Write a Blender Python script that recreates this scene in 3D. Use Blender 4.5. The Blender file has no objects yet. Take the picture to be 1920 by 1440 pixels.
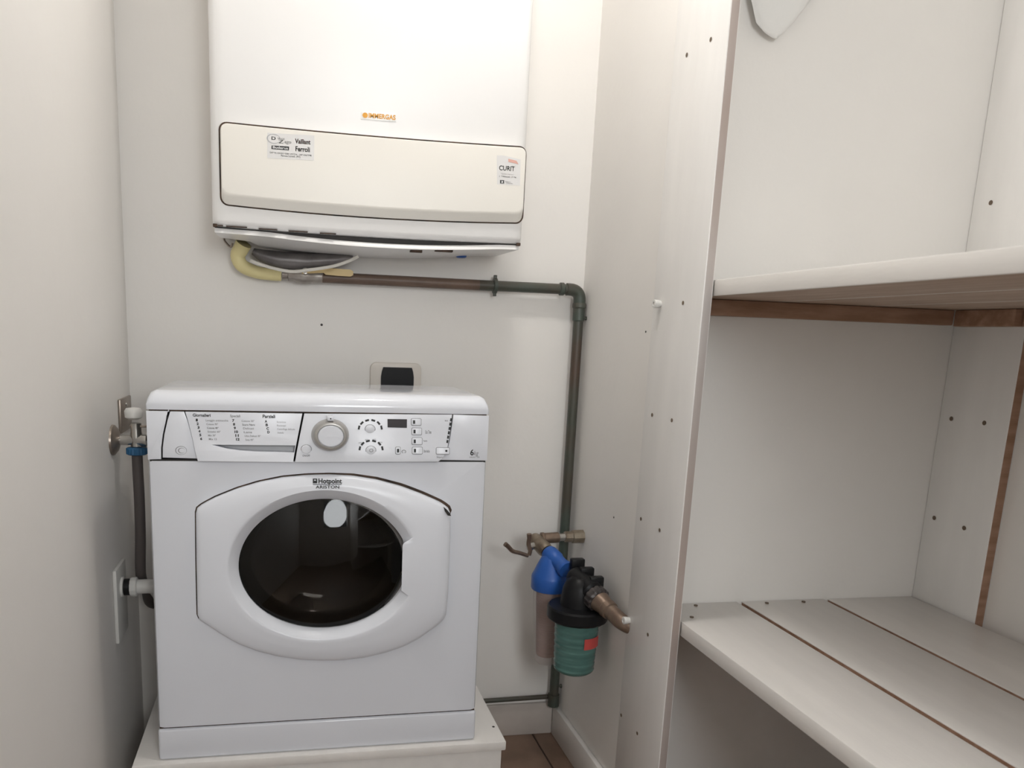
import bpy, bmesh, math, random
from mathutils import Vector, Matrix
random.seed(7)
S = bpy.context.scene
COL = S.collection
PI = math.pi

# ---------------------------------------------------------------- camera
ZO = 1.027                                   # height of the lens above the floor
F, PX, PY = 1488.876, 834.234, 920.211       # focal length and principal point of the 1920x1440 frame
RC = Matrix(((0.98097269, -0.19107898, 0.03437168),
             (-0.00410057, -0.19739301, -0.98031586),
             (0.19410248, 0.96152214, -0.19442068)))   # rows: right, down, forward
camd = bpy.data.cameras.new('camera'); cam = bpy.data.objects.new('camera', camd); COL.objects.link(cam)
camd.sensor_width = 36; camd.sensor_fit = 'HORIZONTAL'
camd.lens = F / 1920 * 36
camd.shift_x = (960 - PX) / 1920
camd.shift_y = (PY - 720) / 1920
camd.clip_start = 0.02
r0, r1, r2 = RC[0], -RC[1], -RC[2]
cam.matrix_world = Matrix(((r0[0], r1[0], r2[0], 0), (r0[1], r1[1], r2[1], 0), (r0[2], r1[2], r2[2], ZO), (0, 0, 0, 1)))
camd.dof.use_dof = True; camd.dof.focus_distance = 1.47; camd.dof.aperture_fstop = 6.5
S.camera = cam

# ---------------------------------------------------------------- world, lights, exposure
S.view_settings.view_transform = 'Standard'
S.view_settings.look = 'None'
S.view_settings.gamma = 1
S.view_settings.exposure = 0.30
S.view_settings.use_curve_mapping = False
S.cycles.use_denoising = True
S.cycles.max_bounces = 12
W = bpy.data.worlds.new('world'); S.world = W; W.use_nodes = True
W.node_tree.nodes['Background'].inputs[0].default_value = (0.9, 0.95, 1.0, 1)
W.node_tree.nodes['Background'].inputs[1].default_value = 0.25

def area(name, loc, target, sx, sy, power, col):
    d = bpy.data.lights.new(name, 'AREA'); d.shape = 'ELLIPSE'; d.size = sx; d.size_y = sy
    d.energy = power; d.color = col
    o = bpy.data.objects.new(name, d); COL.objects.link(o); o.location = loc
    o.rotation_euler = (Vector(target) - Vector(loc)).to_track_quat('-Z', 'Y').to_euler()
    return o
# fill light added behind the camera, set in a made-up rear window
area('rear_fill', (0.40, -1.07, 1.42), (0.42, 1.2, 0.80), 0.50, 0.72, 12.5, (0.95, 0.98, 1.0))
LAMP_POS = (0.36, 1.20, ZO + 1.09)
LAMP_STRENGTH = 84.0

# ---------------------------------------------------------------- helpers
def at(u, v, Y):
    """point of the plane y = Y that the photograph shows at pixel (u, v)"""
    c = Vector(((u - PX) / F, (v - PY) / F, 1))
    d = RC.transposed() @ c
    p = d * (Y / d.y)
    return Vector((p.x, p.y, p.z + ZO))
def atx(u, v, X):
    c = Vector(((u - PX) / F, (v - PY) / F, 1)); d = RC.transposed() @ c; p = d * (X / d.x)
    return Vector((p.x, p.y, p.z + ZO))

def nodes(m):
    m.use_nodes = True
    return m.node_tree.nodes, m.node_tree.links, m.node_tree.nodes['Principled BSDF']
def mat(name, col, rough=0.5, metal=0.0, var=0.0, vscale=6.0, col2=None, bump=0.0, bscale=120.0, stretch=None, coat=0.0,
        trans=0.0, ior=1.45, spec=None, alpha=1.0, emit=0.0):
    m = bpy.data.materials.new(name); n, l, b = nodes(m)
    b.inputs['Base Color'].default_value = (*col, 1); b.inputs['Roughness'].default_value = rough
    b.inputs['Metallic'].default_value = metal; b.inputs['Coat Weight'].default_value = coat
    b.inputs['Transmission Weight'].default_value = trans; b.inputs['IOR'].default_value = ior
    if spec is not None: b.inputs['Specular IOR Level'].default_value = spec
    if emit: b.inputs['Emission Color'].default_value = (*col, 1); b.inputs['Emission Strength'].default_value = emit
    b.inputs['Alpha'].default_value = alpha
    tc = n.new('ShaderNodeTexCoord'); mp = n.new('ShaderNodeMapping')
    l.new(tc.outputs['Object'], mp.inputs['Vector'])
    if stretch: mp.inputs['Scale'].default_value = stretch
    if var or col2:
        t = n.new('ShaderNodeTexNoise'); t.inputs['Scale'].default_value = vscale; t.inputs['Detail'].default_value = 5
        l.new(mp.outputs['Vector'], t.inputs['Vector'])
        r = n.new('ShaderNodeValToRGB'); r.color_ramp.elements[0].position = 0.35; r.color_ramp.elements[1].position = 0.68
        c2 = col2 or tuple(c * (1 - var) for c in col)
        r.color_ramp.elements[0].color = (*c2, 1); r.color_ramp.elements[1].color = (*col, 1)
        l.new(t.outputs['Fac'], r.inputs['Fac']); l.new(r.outputs['Color'], b.inputs['Base Color'])
    if bump:
        t2 = n.new('ShaderNodeTexNoise'); t2.inputs['Scale'].default_value = bscale; t2.inputs['Detail'].default_value = 4
        l.new(mp.outputs['Vector'], t2.inputs['Vector'])
        bp = n.new('ShaderNodeBump'); bp.inputs['Strength'].default_value = bump; bp.inputs['Distance'].default_value = 0.002
        l.new(t2.outputs['Fac'], bp.inputs['Height']); l.new(bp.outputs['Normal'], b.inputs['Normal'])
    return m

M = {}
M['wall'] = mat('wall_paint', (0.865, 0.838, 0.802), 0.6, var=0.03, vscale=3, bump=0.2, bscale=60)
M['ceil'] = mat('ceiling_paint', (0.86, 0.85, 0.83), 0.8)
M['wood'] = mat('white_painted_wood', (0.86, 0.83, 0.795), 0.35, var=0.05, vscale=5, bump=0.12, bscale=40, stretch=(6, 1, 6))
M['woodz'] = mat('white_painted_upright', (0.86, 0.84, 0.815), 0.35, var=0.04, vscale=5, bump=0.1, bscale=40, stretch=(6, 6, 1))
M['grey_edge'] = mat('grey_board_edge', (0.55, 0.51, 0.49), 0.5, col2=(0.42, 0.34, 0.30), vscale=2.2, bump=0.2, bscale=60)  # brown wear patches on a grey darker than the board's other faces
M['raw'] = mat('bare_brown_wood', (0.45, 0.275, 0.19), 0.6, col2=(0.30, 0.165, 0.10), vscale=9, bump=0.3, bscale=60, stretch=(1, 6, 6))
M['rawy'] = mat('thinly_painted_wood', (0.60, 0.48, 0.39), 0.55, col2=(0.46, 0.33, 0.24), vscale=7, bump=0.3, bscale=60, stretch=(7, 0.8, 7))
M['enamel'] = mat('white_enamel', (0.80, 0.82, 0.875), 0.22, var=0.02, vscale=4)
M['plastic'] = mat('white_plastic', (0.81, 0.83, 0.885), 0.28)
M['bplastic'] = mat('cream_plastic', (0.87, 0.84, 0.78), 0.35)
M['benamel'] = mat('boiler_enamel', (0.90, 0.89, 0.88), 0.3, var=0.02, vscale=3)
M['dark'] = mat('dark_gap', (0.025, 0.022, 0.02), 0.6)
M['black'] = mat('black_print', (0.015, 0.015, 0.015), 0.5)
M['grey_print'] = mat('grey_print', (0.25, 0.25, 0.26), 0.5)
M['rust'] = mat('rusty_gap', (0.10, 0.06, 0.04), 0.8, col2=(0.02, 0.015, 0.012), vscale=30)
M['glass'] = mat('smoked_glass', (0.20, 0.185, 0.165), 0.03, trans=1.0, ior=1.06, coat=0.55)
M['lid'] = mat('glossy_white_enamel', (0.80, 0.82, 0.875), 0.09)
M['drum'] = mat('drum_steel', (0.17, 0.155, 0.14), 0.3, metal=1.0)
M['gasket'] = mat('grey_rubber', (0.13, 0.125, 0.10), 0.5)
M['knob'] = mat('silver_plastic', (0.40, 0.385, 0.365), 0.3, metal=0.35)
M['display'] = mat('dark_display', (0.02, 0.014, 0.014), 0.35, spec=0.25)
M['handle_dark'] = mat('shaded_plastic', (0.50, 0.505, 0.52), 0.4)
M['pipe'] = mat('painted_iron', (0.055, 0.09, 0.075), 0.38, col2=(0.085, 0.055, 0.04), vscale=4, bump=0.3, bscale=90, metal=0.0)
M['pipe_brown'] = mat('brown_iron', (0.17, 0.115, 0.085), 0.42, col2=(0.12, 0.08, 0.06), vscale=12, bump=0.3, bscale=90)
M['fit'] = mat('grimy_brass', (0.36, 0.31, 0.24), 0.38, metal=0.6, col2=(0.20, 0.15, 0.11), vscale=40, bump=0.2)
M['fitbrown'] = mat('brown_galvanised_pipe', (0.27, 0.20, 0.15), 0.35, metal=0.55, col2=(0.17, 0.115, 0.085), vscale=30, bump=0.2)
M['chrome'] = mat('dull_chrome', (0.55, 0.53, 0.50), 0.22, metal=0.9)
M['chromedark'] = mat('tarnished_metal', (0.33, 0.28, 0.24), 0.35, metal=0.8)
M['blue'] = mat('blue_plastic', (0.025, 0.11, 0.42), 0.35)
M['bluenut'] = mat('blue_nut', (0.03, 0.13, 0.27), 0.4)
M['blk'] = mat('black_plastic', (0.008, 0.008, 0.009), 0.42, spec=0.3)
M['nut'] = mat('scuffed_black_nut', (0.10, 0.085, 0.08), 0.35, col2=(0.03, 0.025, 0.025), vscale=60)
M['clear'] = mat('clear_plastic', (0.80, 0.72, 0.69), 0.12, alpha=0.26)
M['green'] = mat('green_tinted_bowl', (0.105, 0.225, 0.20), 0.16, var=0.3, vscale=14, stretch=(1, 1, 5))
M['red'] = mat('red_label', (0.60, 0.085, 0.075), 0.5)
M['yellow'] = mat('yellow_hose', (0.78, 0.69, 0.36), 0.5)
M['lever'] = mat('yellow_lever', (0.66, 0.50, 0.24), 0.45)
M['valve'] = mat('grey_valve', (0.45, 0.42, 0.39), 0.4, metal=0.5, col2=(0.30, 0.26, 0.23), vscale=40)
M['hose'] = mat('dark_grey_hose', (0.10, 0.085, 0.08), 0.5)
M['hose2'] = mat('grey_hose', (0.30, 0.29, 0.29), 0.5)
M['cable'] = mat('white_cable', (0.72, 0.69, 0.63), 0.5)
M['duct'] = mat('grey_flexible_duct', (0.22, 0.205, 0.20), 0.4, metal=0.4, col2=(0.10, 0.09, 0.09), vscale=14)
M['wplast'] = mat('white_pvc', (0.72, 0.71, 0.68), 0.35)
M['plate'] = mat('socket_plate', (0.74, 0.69, 0.63), 0.4)
M['insert'] = mat('black_socket', (0.006, 0.006, 0.007), 0.45, spec=0.25)
M['orange'] = mat('orange_lettering', (0.75, 0.36, 0.05), 0.4)
M['sticker'] = mat('sticker_film', (0.77, 0.76, 0.75), 0.35)
M['stickred'] = mat('sticker_red', (0.66, 0.10, 0.08), 0.5)
M['stickpink'] = mat('sticker_pale_red', (0.70, 0.40, 0.34), 0.5)
M['white_print'] = mat('white_print', (0.85, 0.85, 0.85), 0.5)
M['stone'] = mat('skirting_paint', (0.60, 0.545, 0.50), 0.45, var=0.15, vscale=8)
M['tile'] = mat('brown_floor_tile', (0.25, 0.165, 0.12), 0.4, col2=(0.16, 0.10, 0.07), vscale=9, bump=0.2)
M['grout'] = mat('dark_grout', (0.06, 0.045, 0.035), 0.8)
M['form'] = mat('pale_form', (0.80, 0.79, 0.765), 0.8, bump=0.3, bscale=200)
M['hole'] = mat('screw_recess', (0.16, 0.115, 0.08), 0.6)
M['lamp'] = mat('lamp_glass', (1.0, 0.97, 0.93), 0.4, emit=LAMP_STRENGTH)

def origin_of(o):
    v = Vector((0, 0, 0))
    while o is not None:
        v += o.location; o = o.parent
    return v
def thing(name, label, cat, loc=(0, 0, 0), group=None):
    o = bpy.data.objects.new(name, None); COL.objects.link(o); o.location = loc; o.empty_display_size = 0.05
    o['label'] = label; o['category'] = cat
    if group: o['group'] = group
    return o
def tag(o, label, cat, group=None):
    o['label'] = label; o['category'] = cat
    if group: o['group'] = group
    return o
def link(name, me, m, parent=None, smooth=35, loc=None):
    """link a mesh given in world coordinates"""
    if m is not None:
        for x in (m if isinstance(m, (list, tuple)) else [m]): me.materials.append(x)
    if smooth:
        me.polygons.foreach_set('use_smooth', [True] * len(me.polygons)); me.set_sharp_from_angle(angle=math.radians(smooth))
    o = bpy.data.objects.new(name, me); COL.objects.link(o)
    org = origin_of(parent) if parent else Vector((0, 0, 0))
    if loc is None and len(me.vertices):
        xs = [v.co for v in me.vertices]
        loc = Vector((sum(c.x for c in xs), sum(c.y for c in xs), sum(c.z for c in xs))) / len(xs)
    loc = Vector(loc)
    me.transform(Matrix.Translation(-loc)); me.update()
    if parent: o.parent = parent
    o.location = loc - org
    return o
class MB:
    def __init__(s): s.bm = bmesh.new()
    def box(s, x0, x1, y0, y1, z0, z1, bev=0.0, seg=2, rawfaces=None):
        b = bmesh.new()
        vs = [b.verts.new((x, y, z)) for x in (x0, x1) for y in (y0, y1) for z in (z0, z1)]
        for f in ((0, 1, 3, 2), (4, 6, 7, 5), (0, 4, 5, 1), (2, 3, 7, 6), (0, 2, 6, 4), (1, 5, 7, 3)):
            b.faces.new([vs[i] for i in f])
        bmesh.ops.recalc_face_normals(b, faces=b.faces[:])
        if rawfaces:
            for f in b.faces:
                for ax, sg in rawfaces:
                    if f.normal[ax] * sg > 0.9: f.material_index = 1
        if bev: bmesh.ops.bevel(b, geom=b.edges[:], offset=bev, segments=seg, affect='EDGES', profile=0.5)
        s.add(b); return s
    def add(s, b):
        t = bpy.data.meshes.new('tmp'); b.to_mesh(t); b.free(); s.bm.from_mesh(t); bpy.data.meshes.remove(t)
    def rings(s, rings, closed=False, caps=(True, True)):
        vr = [[s.bm.verts.new(p) for p in r] for r in rings]
        n = len(vr[0]); k = len(vr)
        for i in range(k if closed else k - 1):
            a, b = vr[i], vr[(i + 1) % k]
            for j in range(n):
                s.bm.faces.new((a[j], a[(j + 1) % n], b[(j + 1) % n], b[j]))
        if not closed:
            if caps[0]: s.bm.faces.new(list(reversed(vr[0])))
            if caps[1]: s.bm.faces.new(vr[-1])
        return s
    def lathe(s, base, axis, prof, seg=32, caps=(True, True), knurl=0, kd=0.0, sc=None):
        """prof = (distance along the axis, radius) pairs; knurl ribs of depth kd"""
        ax = Vector(axis).normalized(); t = Vector((0, 0, 1)) if abs(ax.z) < 0.9 else Vector((1, 0, 0))
        e1 = ax.cross(t).normalized(); e2 = ax.cross(e1).normalized()
        base = Vector(base); R = []
        for d, r in prof:
            ring = []
            for j in range(seg):
                a = 2 * PI * j / seg; rr = r - (kd if knurl and (j * knurl * 2 // seg) % 2 else 0)
                o = e1 * math.cos(a) * rr + e2 * math.sin(a) * rr
                if sc: o = Vector((o.x * sc[0], o.y * sc[1], o.z * sc[2]))
                ring.append(base + ax * d + o)
            R.append(ring)
        return s.rings(R, caps=caps)
    def tube(s, pts, rad, seg=14, smooth=0):
        pts = [Vector(p) for p in pts]
        if smooth:
            P = [pts[0]] + pts + [pts[-1]]; out = []
            for i in range(1, len(P) - 2):
                for k in range(smooth):
                    t = k / smooth; a, b, c, d = P[i - 1], P[i], P[i + 1], P[i + 2]
                    out.append(0.5 * (2 * b + (c - a) * t + (2 * a - 5 * b + 4 * c - d) * t * t + (3 * b - a - 3 * c + d) * t ** 3))
            out.append(P[-2]); pts = out
        n = len(pts); rs = rad if isinstance(rad, (list, tuple)) else [rad] * n
        if len(rs) != n: rs = [rs[0] + (rs[-1] - rs[0]) * i / (n - 1) for i in range(n)]
        R = []; prev = None
        for i, p in enumerate(pts):
            tg = (pts[min(i + 1, n - 1)] - pts[max(i - 1, 0)]).normalized()
            if prev is None:
                up = Vector((0, 0, 1)) if abs(tg.z) < 0.9 else Vector((1, 0, 0)); e1 = tg.cross(up).normalized()
            else: e1 = (prev - tg * prev.dot(tg)).normalized()
            prev = e1; e2 = tg.cross(e1)
            R.append([p + (e1 * math.cos(2 * PI * j / seg) + e2 * math.sin(2 * PI * j / seg)) * rs[i] for j in range(seg)])
        return s.rings(R)
    def build(s, name, m, parent=None, smooth=35):
        bmesh.ops.recalc_face_normals(s.bm, faces=s.bm.faces[:])
        me = bpy.data.meshes.new(name); s.bm.to_mesh(me); s.bm.free()
        return link(name, me, m, parent, smooth)
def box(name, m, parent, *a, **k): return MB().box(*a, **k).build(name, m, parent)
def tube(name, m, parent, pts, rad, **k): return MB().tube(pts, rad, **k).build(name, m, parent)
def lathe(name, m, parent, base, axis, prof, **k): return MB().lathe(base, axis, prof, **k).build(name, m, parent)
def struct(name, mb, m, parent=None):
    o = mb.build(name, m, parent)
    o['kind'] = 'structure'
    return o

def arc_elbow(p0, corner, p1, r, n=8):
    """points from p0 to p1 that turn through a rounded corner of radius r"""
    p0, c, p1 = Vector(p0), Vector(corner), Vector(p1)
    d0 = (p0 - c).normalized(); d1 = (p1 - c).normalized()
    a, b = c + d0 * r, c + d1 * r
    out = [p0]
    for i in range(n + 1):
        t = i / n; out.append(a * (1 - t) ** 2 + c * 2 * t * (1 - t) + b * t * t)
    return out + [p1]

def plate(name, m, parent, outer, holes, y, thick, bev=0.0, yf=None, res=1):
    """flat piece in the x-z plane: its front at y (towards the camera), its back at y + thick; yf(x, z) pushes it forward"""
    cu = bpy.data.curves.new(name, 'CURVE'); cu.dimensions = '2D'; cu.fill_mode = 'BOTH'
    for poly in [outer] + list(holes):
        sp = cu.splines.new('POLY'); sp.points.add(len(poly) - 1); sp.use_cyclic_u = True
        for p, (x, z) in zip(sp.points, poly): p.co = (x, z, 0, 1)
    cu.extrude = max(thick / 2 - bev, 1e-5); cu.bevel_depth = bev; cu.bevel_resolution = res; cu.offset = -bev
    o = bpy.data.objects.new('tmp', cu); COL.objects.link(o)
    dg = bpy.context.evaluated_depsgraph_get()
    me = bpy.data.meshes.new_from_object(o.evaluated_get(dg))
    bpy.data.objects.remove(o); bpy.data.curves.remove(cu)
    me.materials.clear()
    for v in me.vertices:
        x, z, d = v.co
        yy = y + thick / 2 - d
        if yf: yy += yf(x, z)
        v.co = (x, yy, z)
    me.update(); me.name = name
    bm = bmesh.new(); bm.from_mesh(me); bmesh.ops.remove_doubles(bm, verts=bm.verts[:], dist=1e-6)
    bmesh.ops.recalc_face_normals(bm, faces=bm.faces[:]); bm.to_mesh(me); bm.free()
    return link(name, me, m, parent, 30)

def text(s, m, parent, x0, x1, zb, zt, yf, name='lettering', bold=0.0, thick=0.0003, shear=0.0):
    """raised print: fitted into x0..x1, baseline zb, top zt, on the surface y = yf(x, z)"""
    cu = bpy.data.curves.new(name, 'FONT'); cu.body = s; cu.size = 1; cu.offset = bold; cu.resolution_u = 3; cu.shear = shear
    o = bpy.data.objects.new('tmp', cu); COL.objects.link(o)
    dg = bpy.context.evaluated_depsgraph_get()
    me = bpy.data.meshes.new_from_object(o.evaluated_get(dg))
    bpy.data.objects.remove(o); bpy.data.curves.remove(cu); me.materials.clear()
    xs = [v.co.x for v in me.vertices]; ys = [v.co.y for v in me.vertices]
    a, b = min(xs), max(xs); top = max(ys)
    for v in me.vertices:
        x = x0 + (v.co.x - a) / (b - a) * (x1 - x0); z = zb + v.co.y / top * (zt - zb)
        v.co = (x, yf(x, z) - thick, z)
    me.update()
    return link(name, me, m, parent, 0)

def ellipse(cx, cz, a, b, n=40, a0=0.0, a1=2 * PI):
    full = abs(a1 - a0 - 2 * PI) < 1e-6
    return [(cx + a * math.cos(a0 + (a1 - a0) * i / (n if full else n - 1)), cz + b * math.sin(a0 + (a1 - a0) * i / (n if full else n - 1))) for i in range(n)]
def rrect(x0, x1, z0, z1, r, n=5):
    out = []
    for cx, cz, a in ((x1 - r, z1 - r, 0), (x0 + r, z1 - r, 90), (x0 + r, z0 + r, 180), (x1 - r, z0 + r, 270)):
        for i in range(n + 1):
            t = math.radians(a + 90 * i / n); out.append((cx + r * math.cos(t), cz + r * math.sin(t)))
    return out

# ================================================================ the room
XL, XR, YB, YE, XA, ZC = -0.339, 0.693, 1.85, 1.345, 1.28, ZO + 1.15
YN, YR = -0.45, -1.0          # near end of the shelf alcove; rear wall with the added fill window
struct('wall_back', MB().box(XL - .1, XR + .1, YB, YB + .1, -.02, ZC + .05), M['wall'])
struct('wall_left', MB().box(XL - .1, XL, YR - .1, YB, -.02, ZC + .05), M['wall'])
struct('wall_right', MB().box(XR, XA + .1, YE, YB, -.02, ZC + .05), M['wall'])
struct('wall_alcove', MB().box(XA, XA + .1, YN, YE, -.02, ZC + .05), M['wall'])
struct('wall_right_near', MB().box(XR, XA + .1, YR - .1, YN, -.02, ZC + .05), M['wall'])
wf = MB(); wf.box(XL, .13, YR - .1, YR, -.02, ZC + .05).box(.67, XR, YR - .1, YR, -.02, ZC + .05).box(.13, .67, YR - .1, YR, 1.80, ZC + .05).box(.13, .67, YR - .1, YR, -.02, 1.04)
struct('wall_front', wf, M['wall'])
wn = struct('added_window_1', MB().box(.13, .16, YR - .06, YR + .01, 1.04, 1.80, bev=.003).box(.64, .67, YR - .06, YR + .01, 1.04, 1.80, bev=.003).box(.16, .64, YR - .06, YR + .01, 1.77, 1.80, bev=.003).box(.16, .64, YR - .06, YR + .01, 1.04, 1.07, bev=.003), M['wplast'])  # unseen window frame, made up to hold the fill light
struct('ceiling', MB().box(XL, XA, YR, YB, ZC, ZC + .05), M['ceil'])
fl = struct('floor', MB().box(XL - .1, XA + .1, YR - .4, YB + .1, -.03, -.004), M['grout'])
# brown tiles of the visible corner and the rest of the floor
tx = [XL + .001, -.20, .10, .40, .632, XA]
ty = [YR - .35, -.8, -.5, -.2, .1, .4, .7, 1.0, 1.30, 1.60, YB - .001]
for i in range(len(tx) - 1):
    for j in range(len(ty) - 1):
        if tx[i] > XR and ty[j + 1] > YE: continue
        x1 = tx[i + 1] - .004
        if ty[j + 1] > YE: x1 = min(x1, XR - .001)
        if x1 - tx[i] < .02: continue
        box('tile', M['tile'], fl, tx[i], x1, ty[j], ty[j + 1] - .004, -.012, 0, bev=.0015, seg=1)
bb = struct('baseboard_back', MB().box(.40, XR - .012, YB - .011, YB, 0, .088, bev=.003), M['stone'])
bb = struct('baseboard_right', MB().box(XR - .014, XR, .2 + YE - .2 + .08, YB - .012, 0, .083, bev=.004), M['wood'])
# plug hole above the machine
w = bpy.data.objects['wall_back']
p = at(603, 609, YB); lathe('screw_hole', M['dark'], w, (p.x, YB - .0006, p.z), (0, 1, 0), [(0, .0028), (.004, .0024)], seg=12)
w = bpy.data.objects['wall_right']
for u, v in ((1151, 970), (1211, 622), (1271, 351)):
    p = atx(u, v, XR); lathe('screw_hole', M['dark'], w, (XR - .0005, p.y, p.z), (1, 0, 0), [(0, .0022), (.004, .002)], seg=10)

# ceiling lamp above the shelf front, out of the frame
lampt = thing('ceiling_lamp', 'round white glass lamp fixed to the ceiling above the camera', 'lamp', (LAMP_POS[0], LAMP_POS[1], ZC))
lathe('lamp_base', M['wplast'], lampt, (LAMP_POS[0], LAMP_POS[1], ZC), (0, 0, -1), [(0, .07), (.02, .07), (.022, .055)], seg=28)
lathe('lamp_globe', M['lamp'], lampt, (LAMP_POS[0], LAMP_POS[1], ZC - .022), (0, 0, -1), [(0, .05), (.02, .062), (.04, .06), (.058, .045), (.068, .02), (.07, .002)], seg=20)

# ================================================================ shelf unit in the alcove
su = thing('shelf_unit', 'white painted built-in wooden shelving with plank shelves filling the alcove on the right', 'shelves', (.98, .5, 0))
ztop = ZC - .002
fp = MB().box(.675, XR - .0005, 1.245, 1.43, .002, ztop, bev=.002, rawfaces=((1, -1),)).build('front_upright', [M['woodz'], M['grey_edge']], su)
bp_ = MB().box(1.258, XA - .0005, 1.19, YE - .0005, .002, ztop, bev=.002, rawfaces=((1, -1),)).build('back_upright', [M['woodz'], M['raw']], su)
def screw(parent, p, axis, r=.0042):
    return lathe('screw', M['hole'], parent, Vector(p) + Vector(axis) * -.0006, axis, [(0, r), (.0008, r * .8), (.004, r * .6)], seg=10)
for u, v in ((1288, 103), (1333, 74), (1223, 778), (1260, 788), (1202, 973), (1237, 994), (1165, 1341), (1195, 1375), (1215, 1190), (1281, 568)):
    p = atx(u, v, .675); screw(fp, p, (1, 0, 0), .0038)
for u, v in ((1784, 785), (1846, 793), (1752, 971), (1808, 990), (1858, 380)):
    p = atx(u, v, 1.258); screw(bp_, p, (1, 0, 0), .0045)
for u, v in ((1238, 570), (1180, 1163)):
    p = atx(u, v, .675)
    lathe('shelf_peg', M['wplast'], fp, p, (-1, 0, 0), [(0, .006), (.006, .0075), (.013, .0078), (.0135, .004), (.011, .0035)], seg=16, caps=(True, True))
def shelf(z1, th, gaps, under, gap):
    root = None
    xs = [XR + .002] + gaps + [1.254]
    mats = [M['wood'], under]
    sh = bpy.data.objects.new('shelf', None); COL.objects.link(sh); sh.parent = su; sh.location = Vector((.98, .5, z1)) - su.location
    for i in range(len(xs) - 1):
        y1 = YE - .0015 - random.uniform(0, .002)
        o = MB().box(xs[i], xs[i + 1] - (gap if i < len(xs) - 2 else 0), YN + .01, y1, z1 - th, z1 + random.uniform(-.0012, .0012), bev=.002,
                     rawfaces=((2, -1), (0, 1)) + (((0, -1),) if i else ())).build('plank', mats, sh)
    return sh
zu, zl = ZO + .103, ZO - .495
s1 = shelf(zu, .027, [.872, 1.062], M['rawy'], .004)
s2 = shelf(zl, .027, [.872, 1.062], M['raw'], .011)
for (u, v) in ((1297, 1158), (1297, 1131), (1430, 1127), (1497, 1124)):
    c = Vector(((u - PX) / F, (v - PY) / F, 1)); d = RC.transposed() @ c; p = d * ((zl - ZO) / d.z); p.z += ZO; p.y = min(p.y, 1.326)
    lathe('screw', M['hole'], su, (p.x, p.y, zl + .002), (0, 0, -1), [(0, .0038), (.004, .003)], seg=10)
for z1, m in ((zu - .0275, M['raw']), (zl - .0275, M['raw'])):
    MB().box(XR + .001, 1.235, 1.322, YE - .0005, z1 - .028, z1, bev=.002).build('end_ledger', m, su)
    MB().box(1.234, 1.2575, 1.19, 1.321, z1 - .03, z1, bev=.002).build('back_ledger', m, su)
    MB().box(1.2485, XA - .0005, YN + .01, 1.189, z1 - .03, z1, bev=.002).build('back_ledger', m, su)

# pale cloth added at the top of the alcove
cb = MB()  # rounded body put in place of a grey blob
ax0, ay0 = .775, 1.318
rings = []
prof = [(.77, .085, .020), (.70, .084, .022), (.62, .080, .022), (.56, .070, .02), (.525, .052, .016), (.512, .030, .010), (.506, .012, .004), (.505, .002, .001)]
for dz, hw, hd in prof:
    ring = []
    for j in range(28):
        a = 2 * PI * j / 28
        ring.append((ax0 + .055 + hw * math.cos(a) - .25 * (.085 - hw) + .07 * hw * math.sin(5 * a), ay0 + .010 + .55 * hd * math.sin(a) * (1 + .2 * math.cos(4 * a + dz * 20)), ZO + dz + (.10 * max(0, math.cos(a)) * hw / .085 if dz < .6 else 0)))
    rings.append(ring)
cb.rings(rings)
hform = cb.build('hanging_form', M['form'], None, smooth=70)
tag(hform, 'pale cloth added at the top of the shelf alcove', 'form')

# ================================================================ plinth
pl = thing('plinth', 'low white painted wooden platform under the washing machine', 'platform', (.07, 1.6, 0))
zp = ZO - .798
box('top_board', M['wood'], pl, -.283, .428, 1.408, YB - .03, zp - .02, zp, bev=.003)
fb = box('front_board', M['wood'], pl, -.277, .422, 1.418, 1.438, .001, zp - .0205, bev=.002)
box('side_board', M['wood'], pl, -.277, -.257, 1.4385, YB - .035, .001, zp - .0205, bev=.002)
box('side_board', M['wood'], pl, .402, .422, 1.4385, YB - .035, .001, zp - .0205, bev=.002)
for u, v in ((590, 1416), (632, 1414)):
    p = at(u, v, 1.418); lathe('nail', M['dark'], fb, (p.x, 1.4175, p.z), (0, 1, 0), [(0, .0028), (.004, .002)], seg=8)
lathe('nail', M['dark'], pl, (.417, 1.47, zp + .0006), (0, 0, -1), [(0, .003), (.004, .002)], seg=8)

# ================================================================ washing machine
YF = 1.421
wx0, wx1 = -.237, .366
wm = thing('washing_machine', 'white front-loading washing machine with round dark glass door on the plinth', 'washing machine', (.065, 1.56, zp))
def fx(u, v): p = at(u, v, YF); return (p.x, p.z)
ztl = ZO - .145           # underside of the lid
zpan = ZO - .231          # underside of the control panel
zk = ZO - .733            # top of the kick panel
# casing: sides, back, underside and a front sheet with the loading hole
cz, ccx = ZO - .428, .061
body = MB()
fo = [(wx0 + .006, zk + .0015), (wx1 - .006, zk + .0015), (wx1 - .006, zpan - .002), (wx0 + .006, zpan - .002)]
n = 64
def rect_pt(a):
    """point on the front sheet's border seen from the hole's centre at angle a"""
    dx, dz = math.cos(a), math.sin(a); t = 1e9
    if dx > 1e-6: t = min(t, (wx1 - .012 - ccx) / dx)
    if dx < -1e-6: t = min(t, (wx0 + .012 - ccx) / dx)
    if dz > 1e-6: t = min(t, (zpan - .002 - cz) / dz)
    if dz < -1e-6: t = min(t, (zk + .002 - cz) / dz)
    return (ccx + dx * t, cz + dz * t)
angs = sorted([2 * PI * i / n for i in range(n)] + [math.atan2(z - cz, x - ccx) % (2 * PI) for x in (wx0 + .012, wx1 - .012) for z in (zk + .002, zpan - .002)])
def ringy(f, y): return [(f(a)[0], y, f(a)[1]) for a in angs]
def exp_(a, e):
    x, z = rect_pt(a)
    return (wx0 if abs(x - wx0 - .012) < 1e-6 else wx1 if abs(x - wx1 + .012) < 1e-6 else x, z)
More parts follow.
